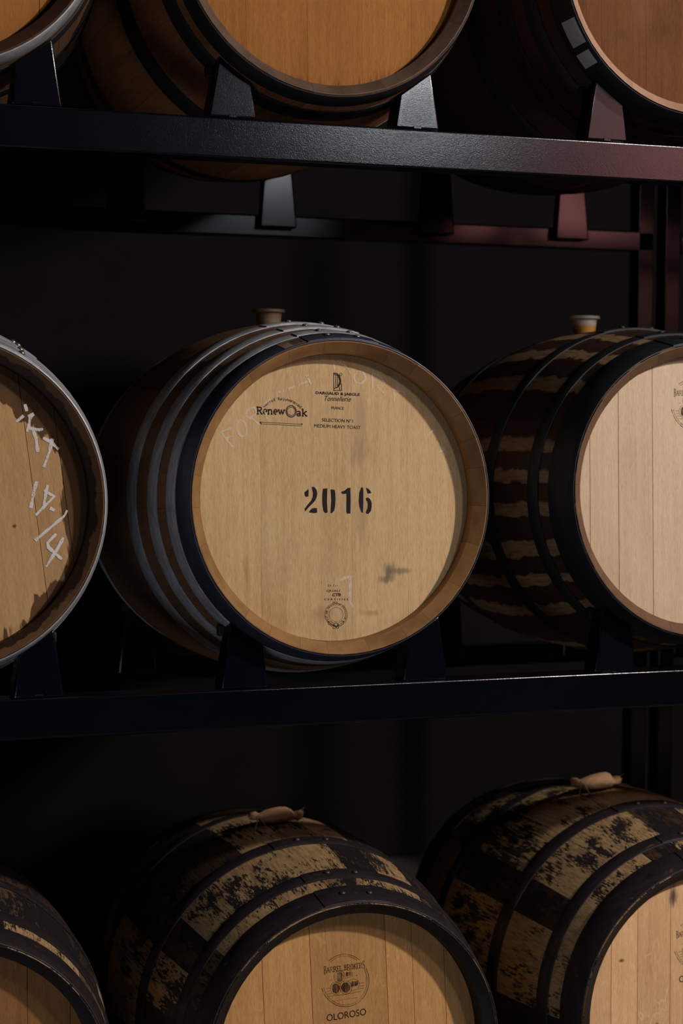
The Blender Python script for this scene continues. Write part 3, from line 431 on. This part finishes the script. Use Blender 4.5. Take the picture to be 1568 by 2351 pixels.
def barrel(label, x, z, R0, Rb, hoops, M, nst=28, heads=None, roll=0.0, depth=.042, chime=.020, gap=.0004, jg=.00018, group=None, seed=1,
           riv=(94, 83), riv_mat=None, laps=True, tilt=.045):
    rng = random.Random(seed)
    # the rack's rear rail sits lower, so every barrel leans back a little about its front rim
    ct, st = math.cos(tilt), math.sin(tilt); ly, lz = -L/2, Rb
    root = tag(empty('wine_barrel', (x, -(ly*ct+lz*st), z-(-ly*st+lz*ct))), label, 'barrel', group)
    root.rotation_euler = (-tilt, 0, 0)
    Rz = Rb
    # staves
    ws = [rng.uniform(.75, 1.25) for _ in range(nst)]; tot = sum(ws); a = 90-360*ws[0]/tot/2
    zedges = sorted([(h[0]+h[1])/2 for h in hoops[1:]]+[L-(h[0]+h[1])/2 for h in hoops[1:]])
    bvl = chime+.001
    ys = sorted(set([0, .004, round(bvl, 4), .05]+[round(L*i/12, 4) for i in range(1, 12)]+[L-.05, L-.03, L-.004, L]+[round(q, 4) for q in zedges]))
    ys = [y for i, y in enumerate(ys) if i == 0 or y-ys[i-1] > .003]
    for sidx in range(nst):
        da = 360*ws[sidx]/tot; g = math.degrees(jg/R0); off = rng.uniform(-.0003, .0003)
        angs = [math.radians(a+g+(da-2*g)*q/3) for q in range(4)]
        vs, fs, uvs, mi, zn = [], [], [], [], []
        for y in ys:
            r = prof(y, R0, Rb)+off
            d = min(y, L-y)
            ri = R0-.003-(chime-.003+.003)*d/bvl if d < bvl-1e-6 else (R0-.023 if d < .08 else r-.026)
            ro = r-.0015 if d == 0 else r
            for t in angs: vs.append((ro*math.cos(t), y-L/2, Rz+ro*math.sin(t)))
            for t in angs[::-1]: vs.append((ri*math.cos(t), y-L/2, Rz+ri*math.sin(t)))
        n = len(ys)
        for i in range(n-1):
            for j in range(8):
                j2 = (j+1) % 8; fs.append((i*8+j, i*8+j2, i*8+8+j2, i*8+8+j))
                mi.append(0 if j < 3 else 1)
                zn.append(float(sum(1 for q in zedges if q < (ys[i]+ys[i+1])/2)))
                ua, ub = (j/3, (j+1)/3) if j < 3 else (0, 0)
                uvs += [(ua, ys[i]), (ub, ys[i]), (ub, ys[i+1]), (ua, ys[i+1])]
        fs += [tuple(range(7, -1, -1)), tuple((n-1)*8+j for j in range(8))]; mi += [1, 1]; zn += [0, 0]; uvs += [(0, 0)]*16
        me = bpy.data.meshes.new('stave'); me.from_pydata(vs, [], fs); me.update()
        me.uv_layers.new(name='UVMap').data.foreach_set('uv', [c for q in uvs for c in q])
        me.attributes.new('zone', 'FLOAT', 'FACE').data.foreach_set('value', zn)
        me.polygons.foreach_set('material_index', mi)
        me.polygons.foreach_set('use_smooth', [True]*len(fs)); me.set_sharp_from_angle(angle=math.radians(35))
        link('stave', me, [M['stave'], M['chime']], root)
        a += da
    # heads
    rh = R0-.0235
    for front in (True, False):
        edges = heads if front else [-rh, -.16, -.05, .06, .17, rh]
        edges = [-rh]+[e for e in edges if -rh+.01 < e < rh-.01]+[rh]
        for b0, b1 in zip(edges, edges[1:]):
            g = gap if front else .0004; p0, p1 = b0+g, b1-g; poly = []
            t0, t1 = math.acos(max(-1, min(1, p1/rh))), math.acos(max(-1, min(1, p0/rh)))
            nn = max(4, int((t1-t0)/.045))
            for i in range(nn+1):
                t = t0+(t1-t0)*i/nn; poly.append((rh*math.cos(t), rh*math.sin(t)))
            for i in range(nn+1):
                t = -t1+(t1-t0)*i/nn; poly.append((rh*math.cos(t), rh*math.sin(t)))
            cl = [poly[0]]
            for q in poly[1:]:
                if math.hypot(q[0]-cl[-1][0], q[1]-cl[-1][1]) > 1e-4: cl.append(q)
            if math.hypot(cl[0][0]-cl[-1][0], cl[0][1]-cl[-1][1]) < 1e-4: cl.pop()
            yf = (depth-L/2) if front else (L/2-depth-.02)
            yo = rng.uniform(0, .0003)
            link('head_board', prism('head_board', cl, yf+yo, yf+.02, min(.0007, gap*1.5)), M['head'], root, (0, 0, Rz), -math.radians(roll))
    # hoops, the riveted lap of each near the top
    for hi, (y0, y1, mt) in enumerate(hoops):
        h = link('hoop', hoop_mesh(y0, y1, R0, Rb, Rz), mt, root)
        if laps:
            link('hoop_lap', hoop_mesh(y0+.001, y1-.001, R0, Rb, Rz, .0026, .0046, 12, riv[1]-7, riv[0]+9), mt, h)
            for q in riv: rivet(h, (y0+y1)/2+.002*(1 if q == riv[0] else -1), q, R0, Rb, Rz, riv_mat or RIVET)
        link('hoop', hoop_mesh(L-y1, L-y0, R0, Rb, Rz, n=64), mt, root)
    DIMS[root.name] = (Rz, depth)
    return root
def mark(name, root, parts, mat, dx=0, dz=0, depth=None, roll=0.0, label=None, lift=.0002):
    Rz_, dp = DIMS[root.name]
    if depth is None: depth = dp
    if root is mc: dx += .003
    me = to_mesh(parts)
    o = link(name, me, mat, root, (dx, depth-L/2-lift, Rz_+dz), -math.radians(roll))
    if label: o['label'] = label
    return o

H4 = lambda a, b, c, d: [(.001, .053, a), (.0575, .092, b), (.132, .174, c), (.232, .282, d)]
# middle row ------------------------------------------------------
M_MC = dict(head=head_wood('pale_oak_head', (0.672, 0.460, 0.245), (0.451, 0.280, 0.125), (0.230, 0.120, 0.045), 1.0, .35, 0, None, 0, .05,
            knots=[(.111, -.143, .016, .018, (.17, .12, .085), .85), (.136, -.144, .028, .007, (.17, .12, .085), .7), (.102, -.160, .018, .009, (.17, .12, .085), .75),
                   (.052, .085, .022, .030, (.34, .23, .13), .5), (.055, -.04, .02, .08, (.36, .23, .12), .5), (.052, .15, .020, .09, (.38, .25, .14), .6),
                   (.07, -.225, .022, .007, (.3, .15, .05), .5), (-.03, -.225, .03, .02, (.30, .17, .07), .5), (-.18, -.14, .008, .05, (.36, .19, .07), .6)]),
            stave=stave_wood('brown_oak_stave', (.17, .085, .038), (.10, .05, .022), 1.0),
            chime=chime_wood('golden_chime', (.34, .175, .065), (.18, .09, .03), 1))
mc = barrel('pale oak barrel stencilled 2016 with grey steel hoops, centre of the middle row', -.005, .003, .30, .367,
            H4(GALV_DARK, GALV, GALV, GALV), M_MC, 26, [-.15, -.03, .034, .150], 0, .050, seed=11, gap=.00006)
M_ML = dict(head=head_wood('stained_oak_head', (0.552, 0.333, 0.152), (0.368, 0.207, 0.084), (0.166, 0.077, 0.028), 2.0, .35, 0,
            (.252, .07, .55, .83, .15, (.075, .028, .011)), 0, .05, knots=[(.135, -.06, .005, .004, (.06, .03, .02), .9)]),
            stave=stave_wood('brown_oak_stave_left', (.105, .052, .024), (.055, .026, .012), 4.0),
            chime=chime_wood('wine_stained_chime', (.16, .085, .035), (.10, .05, .022), 2, stain=(.016, .006, .004), zc=.365))
ml = barrel('oak barrel with white chalk marks and dark wine stain at left edge of middle row', -.767, 0, .30, .365,
            H4(GALV, GALV, GALV, GALV), M_ML, 27, [-.19, -.06, .055, .178, .235], 7.0, seed=12, riv=(70, 60))
M_MR = dict(head=head_wood('whitish_oak_head', (0.714, 0.543, 0.374), (0.517, 0.373, 0.240), (0.282, 0.165, 0.086), 3.0, .3, 0, None, 0, .05),
            stave=stave_wood('wine_striped_stave', (.040, .015, .008), (.018, .007, .004), 3.0, stripes=((.27, .165, .08), .12), tone=.1),
            chime=chime_wood('brown_chime', (.17, .09, .045), (.10, .05, .025), 3))
mr = barrel('barrel with wine-striped staves, black hoops and near-white head, right of middle row', .7825, .0107, .30, .363,
            [(.001, .078, DARKHOOP), (.112, .148, DARKHOOP), (.278, .318, DARKHOOP)], M_MR, 26, [-.244, -.179, -.1006, .01, .10, .19], 0, seed=13,
            riv=(95, 84), riv_mat=RIVET_DARK)
# top row ---------------------------------------------------------
M_TC = dict(head=head_wood('amber_oak_head', (0.378, 0.154, 0.036), (0.243, 0.088, 0.016), (0.090, 0.026, 0.005), 5.0, .4, 0, None, .85, .06),
            stave=stave_wood('red_brown_stave', (0.285, 0.121, 0.048), (0.152, 0.062, 0.024), 5.0),
            chime=chime_wood('grey_chime', (.13, .085, .055), (.06, .037, .024), 5))
tc = barrel('amber headed barrel with dark hoops at the centre of the top row', -.0327, 1.0573, .30, .362,
            [(.001, .041, OLDHOOP), (.066, .108, OLDHOOP), (.244, .304, OLDHOOP)], M_TC, 27, [-.16, -.04, .07, .17], 0, seed=14, gap=.00012, laps=False)
M_TR = dict(head=head_wood('honey_oak_head', (0.186, 0.070, 0.018), (0.105, 0.036, 0.008), (0.043, 0.011, 0.003), 6.0, .6, 0, None, .3, .06,
            knots=[(-.155, -.14, .018, .014, (.11, .045, .018), .8), (-.11, -.09, .03, .05, (.2, .09, .035), .5)]),
            stave=stave_wood('dark_red_stave', (.05, .018, .009), (.024, .009, .005), 6.0),
            chime=chime_wood('pinkish_chime', (.48, .30, .20), (.30, .17, .10), 6))
tr = barrel('honey headed barrel with grey tape on its black hoop at top right', .746, 1.067, .30, .366,
            [(.001, .060, OLDHOOP), (.096, .136, OLDHOOP), (.180, .224, OLDHOOP), (.308, .356, OLDHOOP)], M_TR, 26, [-.20, -.10, .0, .12, .2], 0, seed=15, gap=.00015, laps=False)
M_TL = dict(head=head_wood('tan_oak_head', (0.381, 0.152, 0.036), (0.258, 0.095, 0.020), (0.101, 0.032, 0.007), 7.0, .4, 0, None, .2, .05),
            stave=stave_wood('tan_stave', (.15, .075, .03), (.08, .038, .016), 7.0),
            chime=chime_wood('dark_chime', (.07, .03, .016), (.035, .015, .009), 7))
tl = barrel('tan barrel with grey rim hoop at the top left corner', -.769, 1.069, .30, .362,
            [(.001, .040, GALV), (.060, .090, OLDHOOP), (.17, .20, OLDHOOP), (.29, .335, OLDHOOP)], M_TL, 26, [-.19, -.06, .055, .19], 0, seed=16, laps=False)
# bottom row ------------------------------------------------------
ZB = dict(zones=((.46, .29, .135), (.010, .009, .012), -.04), tone=.1)
SEEDS = {1: 31.0, 2: 31.5, 3: 31.7}
def bot(i, A, B, D, **k):
    return dict(head=head_wood('seasoned_oak_head_%d' % i, A, B, D, 8.0+i, .3, k.get('fl', .35), None, 0, k.get('tone', .12), knots=k.get('kn')),
                stave=stave_wood('sooty_stave_%d' % i, (.075, .036, .018), (.03, .015, .008), SEEDS[i], **ZB),
                chime=chime_wood('black_chime_%d' % i, (.012, .010, .010), (.007, .006, .007), 8+i))
HB = [(.001, .066, RUSTHOOP), (.106, .142, RUSTHOOP), (.292, .335, RUSTHOOP)]
bc = barrel('sooty barrel lettered OLOROSO with rusty hoops, centre of the bottom row', .029, -1.085, .30, .365, HB,
            bot(1, (.66, .36, .135), (.42, .20, .065), (.18, .075, .022)), 26, [-.1657, -.0669, .0909, .1467, .215], 2.5, .058, .014, seed=21, tilt=.02,
            riv=(93, 83), riv_mat=RIVET_DARK)
br = barrel('taller sooty barrel with a pale streaked head at the bottom right', .8313, -1.078, .313, .384, HB,
            bot(2, (0.897, 0.562, 0.294), (0.632, 0.356, 0.162), (0.322, 0.151, 0.062), fl=.5, tone=.16,
                kn=[(-.205, .115, .008, .005, (.06, .03, .02), .9), (-.085, .24, .012, .03, (.05, .04, .05), .9), (-.12, -.03, .005, .006, (.03, .015, .01), .9)]),
            24, [-.228, -.167, -.09, .02, .11, .2], 0, .040, .014, seed=22, tilt=.02, riv=(93, 83), riv_mat=RIVET_DARK)
bl = barrel('sooty barrel with rust-edged hoops cut by the bottom left corner', -.755, -1.09, .302, .362, HB,
            bot(3, (0.313, 0.143, 0.046), (0.190, 0.083, 0.025), (0.061, 0.022, 0.006), fl=.1), 26, [-.15, -.05, .06, .155, .235, .29], 0, .055, .014, seed=23, tilt=.02,
            riv=(110, 100), riv_mat=RIVET_DARK)

# ------------------------------------------------------------------ writing, emblems, chalk
an = MARKS['anchors']
def T(k, s=None, h=None, **kw):
    (a, b), (c, d) = an[k]; return text_part(s or k, a, b, c, d, h, **kw)
mark('year_stencil', mc, [filled(q) for q in MARKS['digits']], INK, label='black stencilled number 2016')
mark('maker_lettering', mc, [T('DARGAUD & JAEGLE', h=.0050, bold=.03), T('Tonnellerie', h=.0095, shear=.35)], INK_FINE)
mark('maker_lettering', mc, [T('FRANCE', h=.0054), T('SELECTION N\u00b01', h=.0062), T('MEDIUM HEAVY TOAST', h=.0064)], INK_FINE)
mark('maker_emblem', mc, [ribbon(q, .0011) for q in MARKS['emblem_d'][:6]]+[ribbon(q, .0017) for q in MARKS['emblem_d'][6:8]]+[ribbon(MARKS['emblem_d'][8], .0008)], INK_FINE, label='small black D shaped emblem')
(a0, b0), (a1, b1) = an['Renew']; (c0, d0), (c1, d1) = an['ak']
rl = MARKS['renew_lines']
mark('cooper_lettering', mc, slab_text('Renew', a0, b0, a1, b1, .0138, .0024)+slab_text('ak', c0, d0, c1, d1, .0138, .0025)
     + [ribbon(q, .0008) for q in rl[:2]]+[ribbon(q, .0018) for q in rl[2:4]]+[ribbon(rl[4], .0017), ribbon(rl[5], .0011)]
     + arc_text('Barrel Rejuvenated', -.1095, .1365, .0507, 131, 46, .0060), INK_FINE)
sx, sz = an['sealc'][0]
mark('quality_seal', mc, [T('QUALI', h=.0038), T('CTB', h=.0055, bold=.03), T('CERTIFIEE', h=.0037, spacing=1.6), T('N\u00b04', h=.0028)]
     + [ribbon(q, .0004) for q in MARKS['seal'][:2]]+[ribbon(q, .0008) for q in MARKS['seal'][2:]]
     + arc_text('F\u00dbT DE TRADITION FRAN\u00c7AISE', sx, sz, .0182, 208, -28, .0038), INK_FINE, label='small round brown seal with oak leaves')
for i, q in enumerate(MARKS['chalk_mc_faint']): mark('chalk_stroke', mc, [ribbon(q, .0034, .4)], CHALK_FAINT, lift=.0003+.00003*i)
for q in MARKS['chalk_mc_t']: mark('chalk_stroke', mc, [ribbon(q, .0052, .3)], CHALK_FAINT)
for i, q in enumerate(MARKS['chalk_ml']): mark('chalk_stroke', ml, [ribbon(q, .0054, .35)], CHALK, lift=.0003+.00004*i)
lx, lz = an['logoc'][0]
ll = MARKS['logo_lines']; (p0, q0), (p1, q1) = an['BB']
def logo(root, dx, dz, roll, depth, oloroso=True):
    P = [ribbon(q, .0011 if i in (0, 2) else .0007) for i, q in enumerate(ll)]
    P += slab_text('BARREL BROKERS', p0, q0, p1, q1, .0105, .0012, tall=(0, 13))
    mk = lambda P: [([(x-lx, z-lz) for x, z in v], f) for v, f in P]
    mark('burnt_emblem', root, mk(P), BURN, dx, dz, depth, roll, label='burnt round emblem with three barrels')
    mark('emblem_shading', root, mk([filled(q) for q in MARKS['logo_fill']]), BURN_OPEN, dx, dz, depth, roll)
    if oloroso: mark('head_lettering', root, mk([T('OLOROSO', h=.0135, bold=.002)]), INK, dx, dz, depth, roll)
logo(bc, lx, lz, 0, .058)
logo(mr, MARKS['cen']['MR'][0], MARKS['cen']['MR'][1], -2.5, .042, False)
logo(br, MARKS['cen']['BR'][0], MARKS['cen']['BR'][1], 0.8, .040)

# stickers and tape on the hoops
def patch(name, root, y0, y1, a0, a1, R0, Rb, mat, label=None, t=.0032):
    o = link(name, hoop_mesh(y0, y1, R0, Rb, Rb, t-.0004, t, 5, a0, a1), mat, root)
    if label: o['label'] = label
    return o
TAPE = plain('grey_tape', (.62, .60, .56), .6, nz=90)
st = NT('barcode_paper')
_x, _y, _z = st.sep(st.obj)
_b = st.step(st.noise(st.scale(st.obj, (420, 0, 0)), 1, 0), .46, .54)
_in = st.mul(st.step(_y, -.470, -.468), st.math('SUBTRACT', 1.0, st.step(_y, -.436, -.434)))
_in = st.mul(_in, st.mul(st.step(_x, -.098, -.096), st.math('SUBTRACT', 1.0, st.step(_x, -.068, -.066))))
STICK = st.out(st.mix(st.mul(_in, st.add(.55, st.mul(_b, .4))), (.21, .135, .085), (.025, .015, .012)), .55)
patch('tape', tr, .006, .044, 203.8, 213.8, .30, .366, TAPE)
patch('tape', tr, .011, .048, 216.6, 222.5, .30, .366, TAPE)
patch('barcode_sticker', mc, .005, .049, 100.5, 112, .30, .367, STICK)

# ------------------------------------------------------------------ bungs and cloths
def lathe(name, prof_, n=32):
    vs, fs = [], []
    for r, z in prof_:
        for j in range(n): vs.append((r*math.cos(j*math.tau/n), r*math.sin(j*math.tau/n), z))
    for i in range(len(prof_)-1):
        for j in range(n): fs.append((i*n+j, i*n+(j+1) % n, i*n+n+(j+1) % n, i*n+n+j))
    fs += [tuple(range(n-1, -1, -1)), tuple((len(prof_)-1)*n+j for j in range(n))]
    return mesh(name, vs, fs, True, 40)
def silicone(name, top, low, h):
    t = NT(name); x, y, z = t.sep(t.obj)
    n1 = t.noise(t.scale(t.obj, (40, 40, 40)), 1, 3)
    k = t.step(t.add(z, t.mul(n1, .012)), h[0], h[1])
    t.put(t.b.inputs['Subsurface Weight'], .25); t.put(t.b.inputs['Subsurface Radius'], (.01, .005, .003)); t.put(t.b.inputs['Subsurface Scale'], .5)
    return t.out(t.mix(k, low, top), .45, 0, .4)
BP = [(.0215, -.012), (.0255, .0), (.0275, .018), (.0285, .0225), (.0335, .0235), (.0350, .0250), (.0352, .0290), (.0340, .0305), (.0300, .0310), (.0285, .0285), (.0100, .0280)]
for (bx, by, bz), lab, mt in (((-.005, .491, .354), 'tan silicone bung in the top of the 2016 barrel', silicone('tan_silicone', (.22, .15, .10), (.20, .09, .035), (.0, .012))),
                              ((.748, .491, .3575), 'white silicone bung, orange below, in the striped barrel', silicone('white_silicone', (.52, .47, .42), (.42, .19, .04), (.008, .024)))):
    tag(link('bung', lathe('bung', BP), mt, None, (bx, by, bz)), lab, 'bung')

HESS = NT('hessian')
_w = HESS.noise(HESS.scale(HESS.obj, (70, 500, 70)), 1, 3); HESS.bump(_w, .8, .002)
M_HESS = HESS.out(HESS.mix(_w, (.50, .30, .15), (.28, .15, .07)), .85)
M_HEAD = plain('dark_hessian', (.09, .05, .028), .85, nz=60)
def cloth(label, loc, rot, sc, seed, group=None):
    """a strip of cloth rolled into a bundle round the bung: long body, pinched ties and frayed ends"""
    rng = random.Random(seed)
    root = tag(empty('bung_cloth', loc), label, 'cloth'); root.rotation_euler = (0, 0, rot); root.scale = (sc, sc, sc)
    st_ = [(-.062, .004), (-.056, .010), (-.049, .0105), (-.043, .0075), (-.038, .010), (-.028, .0155), (-.012, .0185), (.004, .0190), (.018, .0180), (.028, .0150), (.034, .0105), (.038, .0085), (.044, .0125), (.050, .0110), (.056, .003)]
    vs, fs = [], []; n = 20
    for i, (x, r) in enumerate(st_):
        for j in range(n):
            a = j*math.tau/n; rr = r*(1+.10*math.sin(3*a+i*.5+seed)+.07*math.sin(7*a-i*.3)+.05*rng.uniform(-1, 1))
            vs.append((x+.002*math.sin(5*a), rr*1.15*math.cos(a), .0165+.0022*math.sin(i)+rr*.85*math.sin(a)))
    for i in range(len(st_)-1):
        for j in range(n): fs.append((i*n+j, i*n+(j+1) % n, i*n+n+(j+1) % n, i*n+n+j))
    fs += [tuple(range(n)), tuple((len(st_)-1)*n+j for j in range(n))]
    link('cloth_body', mesh('cloth_body', vs, fs, True), M_HESS, root)
    fr = []
    for k in range(26):                                        # frayed threads at both ends, hanging tails at the left tie
        e = 1 if k < 16 else -1; a = rng.uniform(0, math.tau); x = .048 if e > 0 else -.054
        p = Vector((x, .008*math.cos(a), .0165+.007*math.sin(a)))
        q = p+Vector((e*rng.uniform(.004, .014), rng.uniform(-.006, .006), rng.uniform(-.004, .012)))
        fr.append((p, q, .0008))
    tv, tf = [], []
    def thread(p, q, r):
        d = (q-p).normalized(); s_ = d.orthogonal().normalized()*r; u_ = d.cross(s_); k0 = len(tv)
        for c in (p, q):
            for v in (s_, u_, -s_, -u_): tv.append(tuple(c+v*(1 if c is p else .3)))
        for j in range(4): tf.append((k0+j, k0+(j+1) % 4, k0+4+(j+1) % 4, k0+4+j))
    for f_ in fr: thread(*f_)
    o = link('frayed_end', mesh('frayed_end', tv, tf), M_HESS, root); o['kind'] = 'stuff'
    for dy, dx in ((-.004, -.004), (.002, .006)):              # two tails of the tie
        tv, tf = [], []; P = [Vector((-.043, -.009+dy, .022)), Vector((-.043+dx, -.018, .014)), Vector((-.043+dx*2, -.021, .0)), Vector((-.041+dx*3, -.022, -.008))]
        for a_, b_ in zip(P, P[1:]): thread(a_, b_+(b_-a_)*.1, .0016)
        link('tie', mesh('tie', tv, tf), M_HESS, root)
    return root
cloth('brown hessian cloth bundle tied round the bung of the centre bottom barrel', (.015, .475, -.7275), math.radians(-6), 1.0, 1)
cloth('darker hessian cloth bundle on top of the bottom right barrel', (.790, .475, -.7005), math.radians(-3), 1.05, 5)

# ------------------------------------------------------------------ racks
def cradle(root, cx, zc, R0, Rb, side, rail_top, y0, y1, rear=False, ti=0):
    zc = zc-ti*(y1 if rear else y0)
    f = lambda x, y: zc-math.sqrt((prof(y, R0, Rb)+.003)**2-x*x)
    xo, xi, bo, bi = .213, .148, .232, .138
    ya, yb = (y0, y1)
    vs = []
    for y, lo in ((ya, 0), (yb, 0)):
        yy = min(y, L-y)
        zt, zi = f(xo, yy)-.0015, f(xi, yy)-.0015
        if not rear and y == ya: zt, zi = f(xo, yy)-.004, f(xi, yy)-.004
        vs += [(cx+side*bo, y, rail_top), (cx+side*bi, y, rail_top), (cx+side*xi, y, zi), (cx+side*xo, y, zt)]
    fs = [(0, 1, 2, 3), (7, 6, 5, 4), (0, 4, 5, 1), (1, 5, 6, 2), (2, 6, 7, 3), (3, 7, 4, 0)]
    c = link('cradle', bevelled('cradle', vs, fs, .0045, 3), DULL if rear else PAINT, root)
    if not rear:
        mx = cx+side*(bo+bi)/2
        link('weld_tab', box('weld_tab', mx-.008, mx+.008, y0-.0016, y0+.002, rail_top+.0005, rail_top+.0062, .0008, 1), PAINT, c)
    xt = cx+side*(xo+.003); z = f(xo+.003, .075 if not rear else .075)-.014
    yb2 = (y1-.012, y1+.006) if not rear else (y0-.006, y0+.012)
    link('black_block', box('black_block', xt-.010, xt+.010, yb2[0], yb2[1], z-.012, z+.010, .004, 3), BLOCK_MAT, c)  # small black block at the outer peak of the cradle
    return c
RX0, RX1 = -1.165, 1.178
rk = tag(empty('barrel_rack', (0, .47, FLOOR_Z)), 'black steel barrel rack with slanted cradles carrying the three rows of barrels', 'rack')
def rp(name, me, mt=PAINT):
    me.transform(Matrix.Translation((0, -.47, -FLOOR_Z))); return link(name, me, mt, rk)
ROWS = [(.712, .605, [(.045, -.769, 1.069, .30, .362), (.045, -.0327, 1.0573, .30, .362), (.045, .746, 1.067, .30, .366)]),
        (-.3605, -.455, [(.045, -.767, 0, .30, .365), (.045, -.005, .003, .30, .367), (.045, .7825, .0107, .30, .363)]),
        (-1.452, -1.545, [(.02, -.755, -1.09, .302, .362), (.02, .029, -1.085, .30, .365), (.02, .8313, -1.078, .313, .384)])]
kids = []
for top, rtop, bs in ROWS:
    rp('front_rail', box('front_rail', RX0, RX1, .030, .090, top-.0755, top, .0045, 3))
    rp('rear_rail', box('rear_rail', RX0, RX1, .951, 1.0, rtop-.020, rtop+.031, .004, 3), DULL)
    for ti, cx, zc, R0, Rb in bs:
        for sd in (-1, 1):
            kids.append(cradle(None, cx, zc, R0, Rb, sd, top, .034, .086, False, ti))
            kids.append(cradle(None, cx, zc, R0, Rb, sd, rtop, .925, .950, True, ti))
for c in kids:
    c.parent = rk; c.location = (0, -.47, -FLOOR_Z)
for y0, y1, dz in ((.03, .09, 0), (.951, 1.0, -.08)):
    rp('top_rail', box('top_rail', RX0, RX1, y0, y1, 1.705+dz, 1.78+dz, .0045, 2))
for x in (RX0-.045, RX1-.045+.0):
    for y0 in (.030, .951):
        rp('post', box('post', x, x+.045, y0, y0+.05, FLOOR_Z, 1.9, .003, 2))
for i, (rowz, nm) in enumerate(((1.06, 'top'), (.003, 'middle'), (-1.085, 'bottom'))):  # out-of-view barrels put in to block light at the right
    barrel('unseen plain oak barrel added as light blocker in the next rack, %s row, beyond the right edge' % nm, 1.66, rowz, .30, .3526, [(.001, .067, OLDHOOP), (.163, .208, OLDHOOP), (.276, .332, OLDHOOP)], M_MC, 20,
           [-.15, 0, .15], 0, seed=40+i, laps=False)
for i, bx in enumerate((-.767, -.005, .77, 1.66)):  # fourth row, never in view, added to block light from above
    barrel('unseen oak barrel added as light blocker directly above the %s' % ('tan barrel of the top left corner', 'amber headed barrel', 'honey headed barrel with tape', 'next rack, top row barrel')[i], bx, 2.13, .30, .3526, [(.001, .067, OLDHOOP), (.163, .208, OLDHOOP), (.276, .332, OLDHOOP)], M_MC, 20,
           [-.15, 0, .15], 0, seed=60+i, laps=False)
rk2 = tag(empty('barrel_rack', (1.35, .47, FLOOR_Z)), 'dark post of the next steel rack behind the striped barrel, at right edge', 'rack')
for x, x1 in ((1.212, 1.257), (2.4, 2.445)):
    for y0 in (.030, .951):
        me = box('post', x, x1, y0, y0+.05, FLOOR_Z, 1.9, .003, 2); me.transform(Matrix.Translation((-1.35, -.47, -FLOOR_Z))); link('post', me, PAINT, rk2)
for top, rtop, bs in ROWS:
    for y0, y1, z0, z1 in ((.03, .09, top-.0755, top), (.951, 1.0, rtop-.020, rtop+.031)):
        me = box('rail', 1.2571, 2.3999, y0, y1, z0, z1, .004, 2); me.transform(Matrix.Translation((-1.35, -.47, -FLOOR_Z))); link('rail', me, PAINT, rk2)
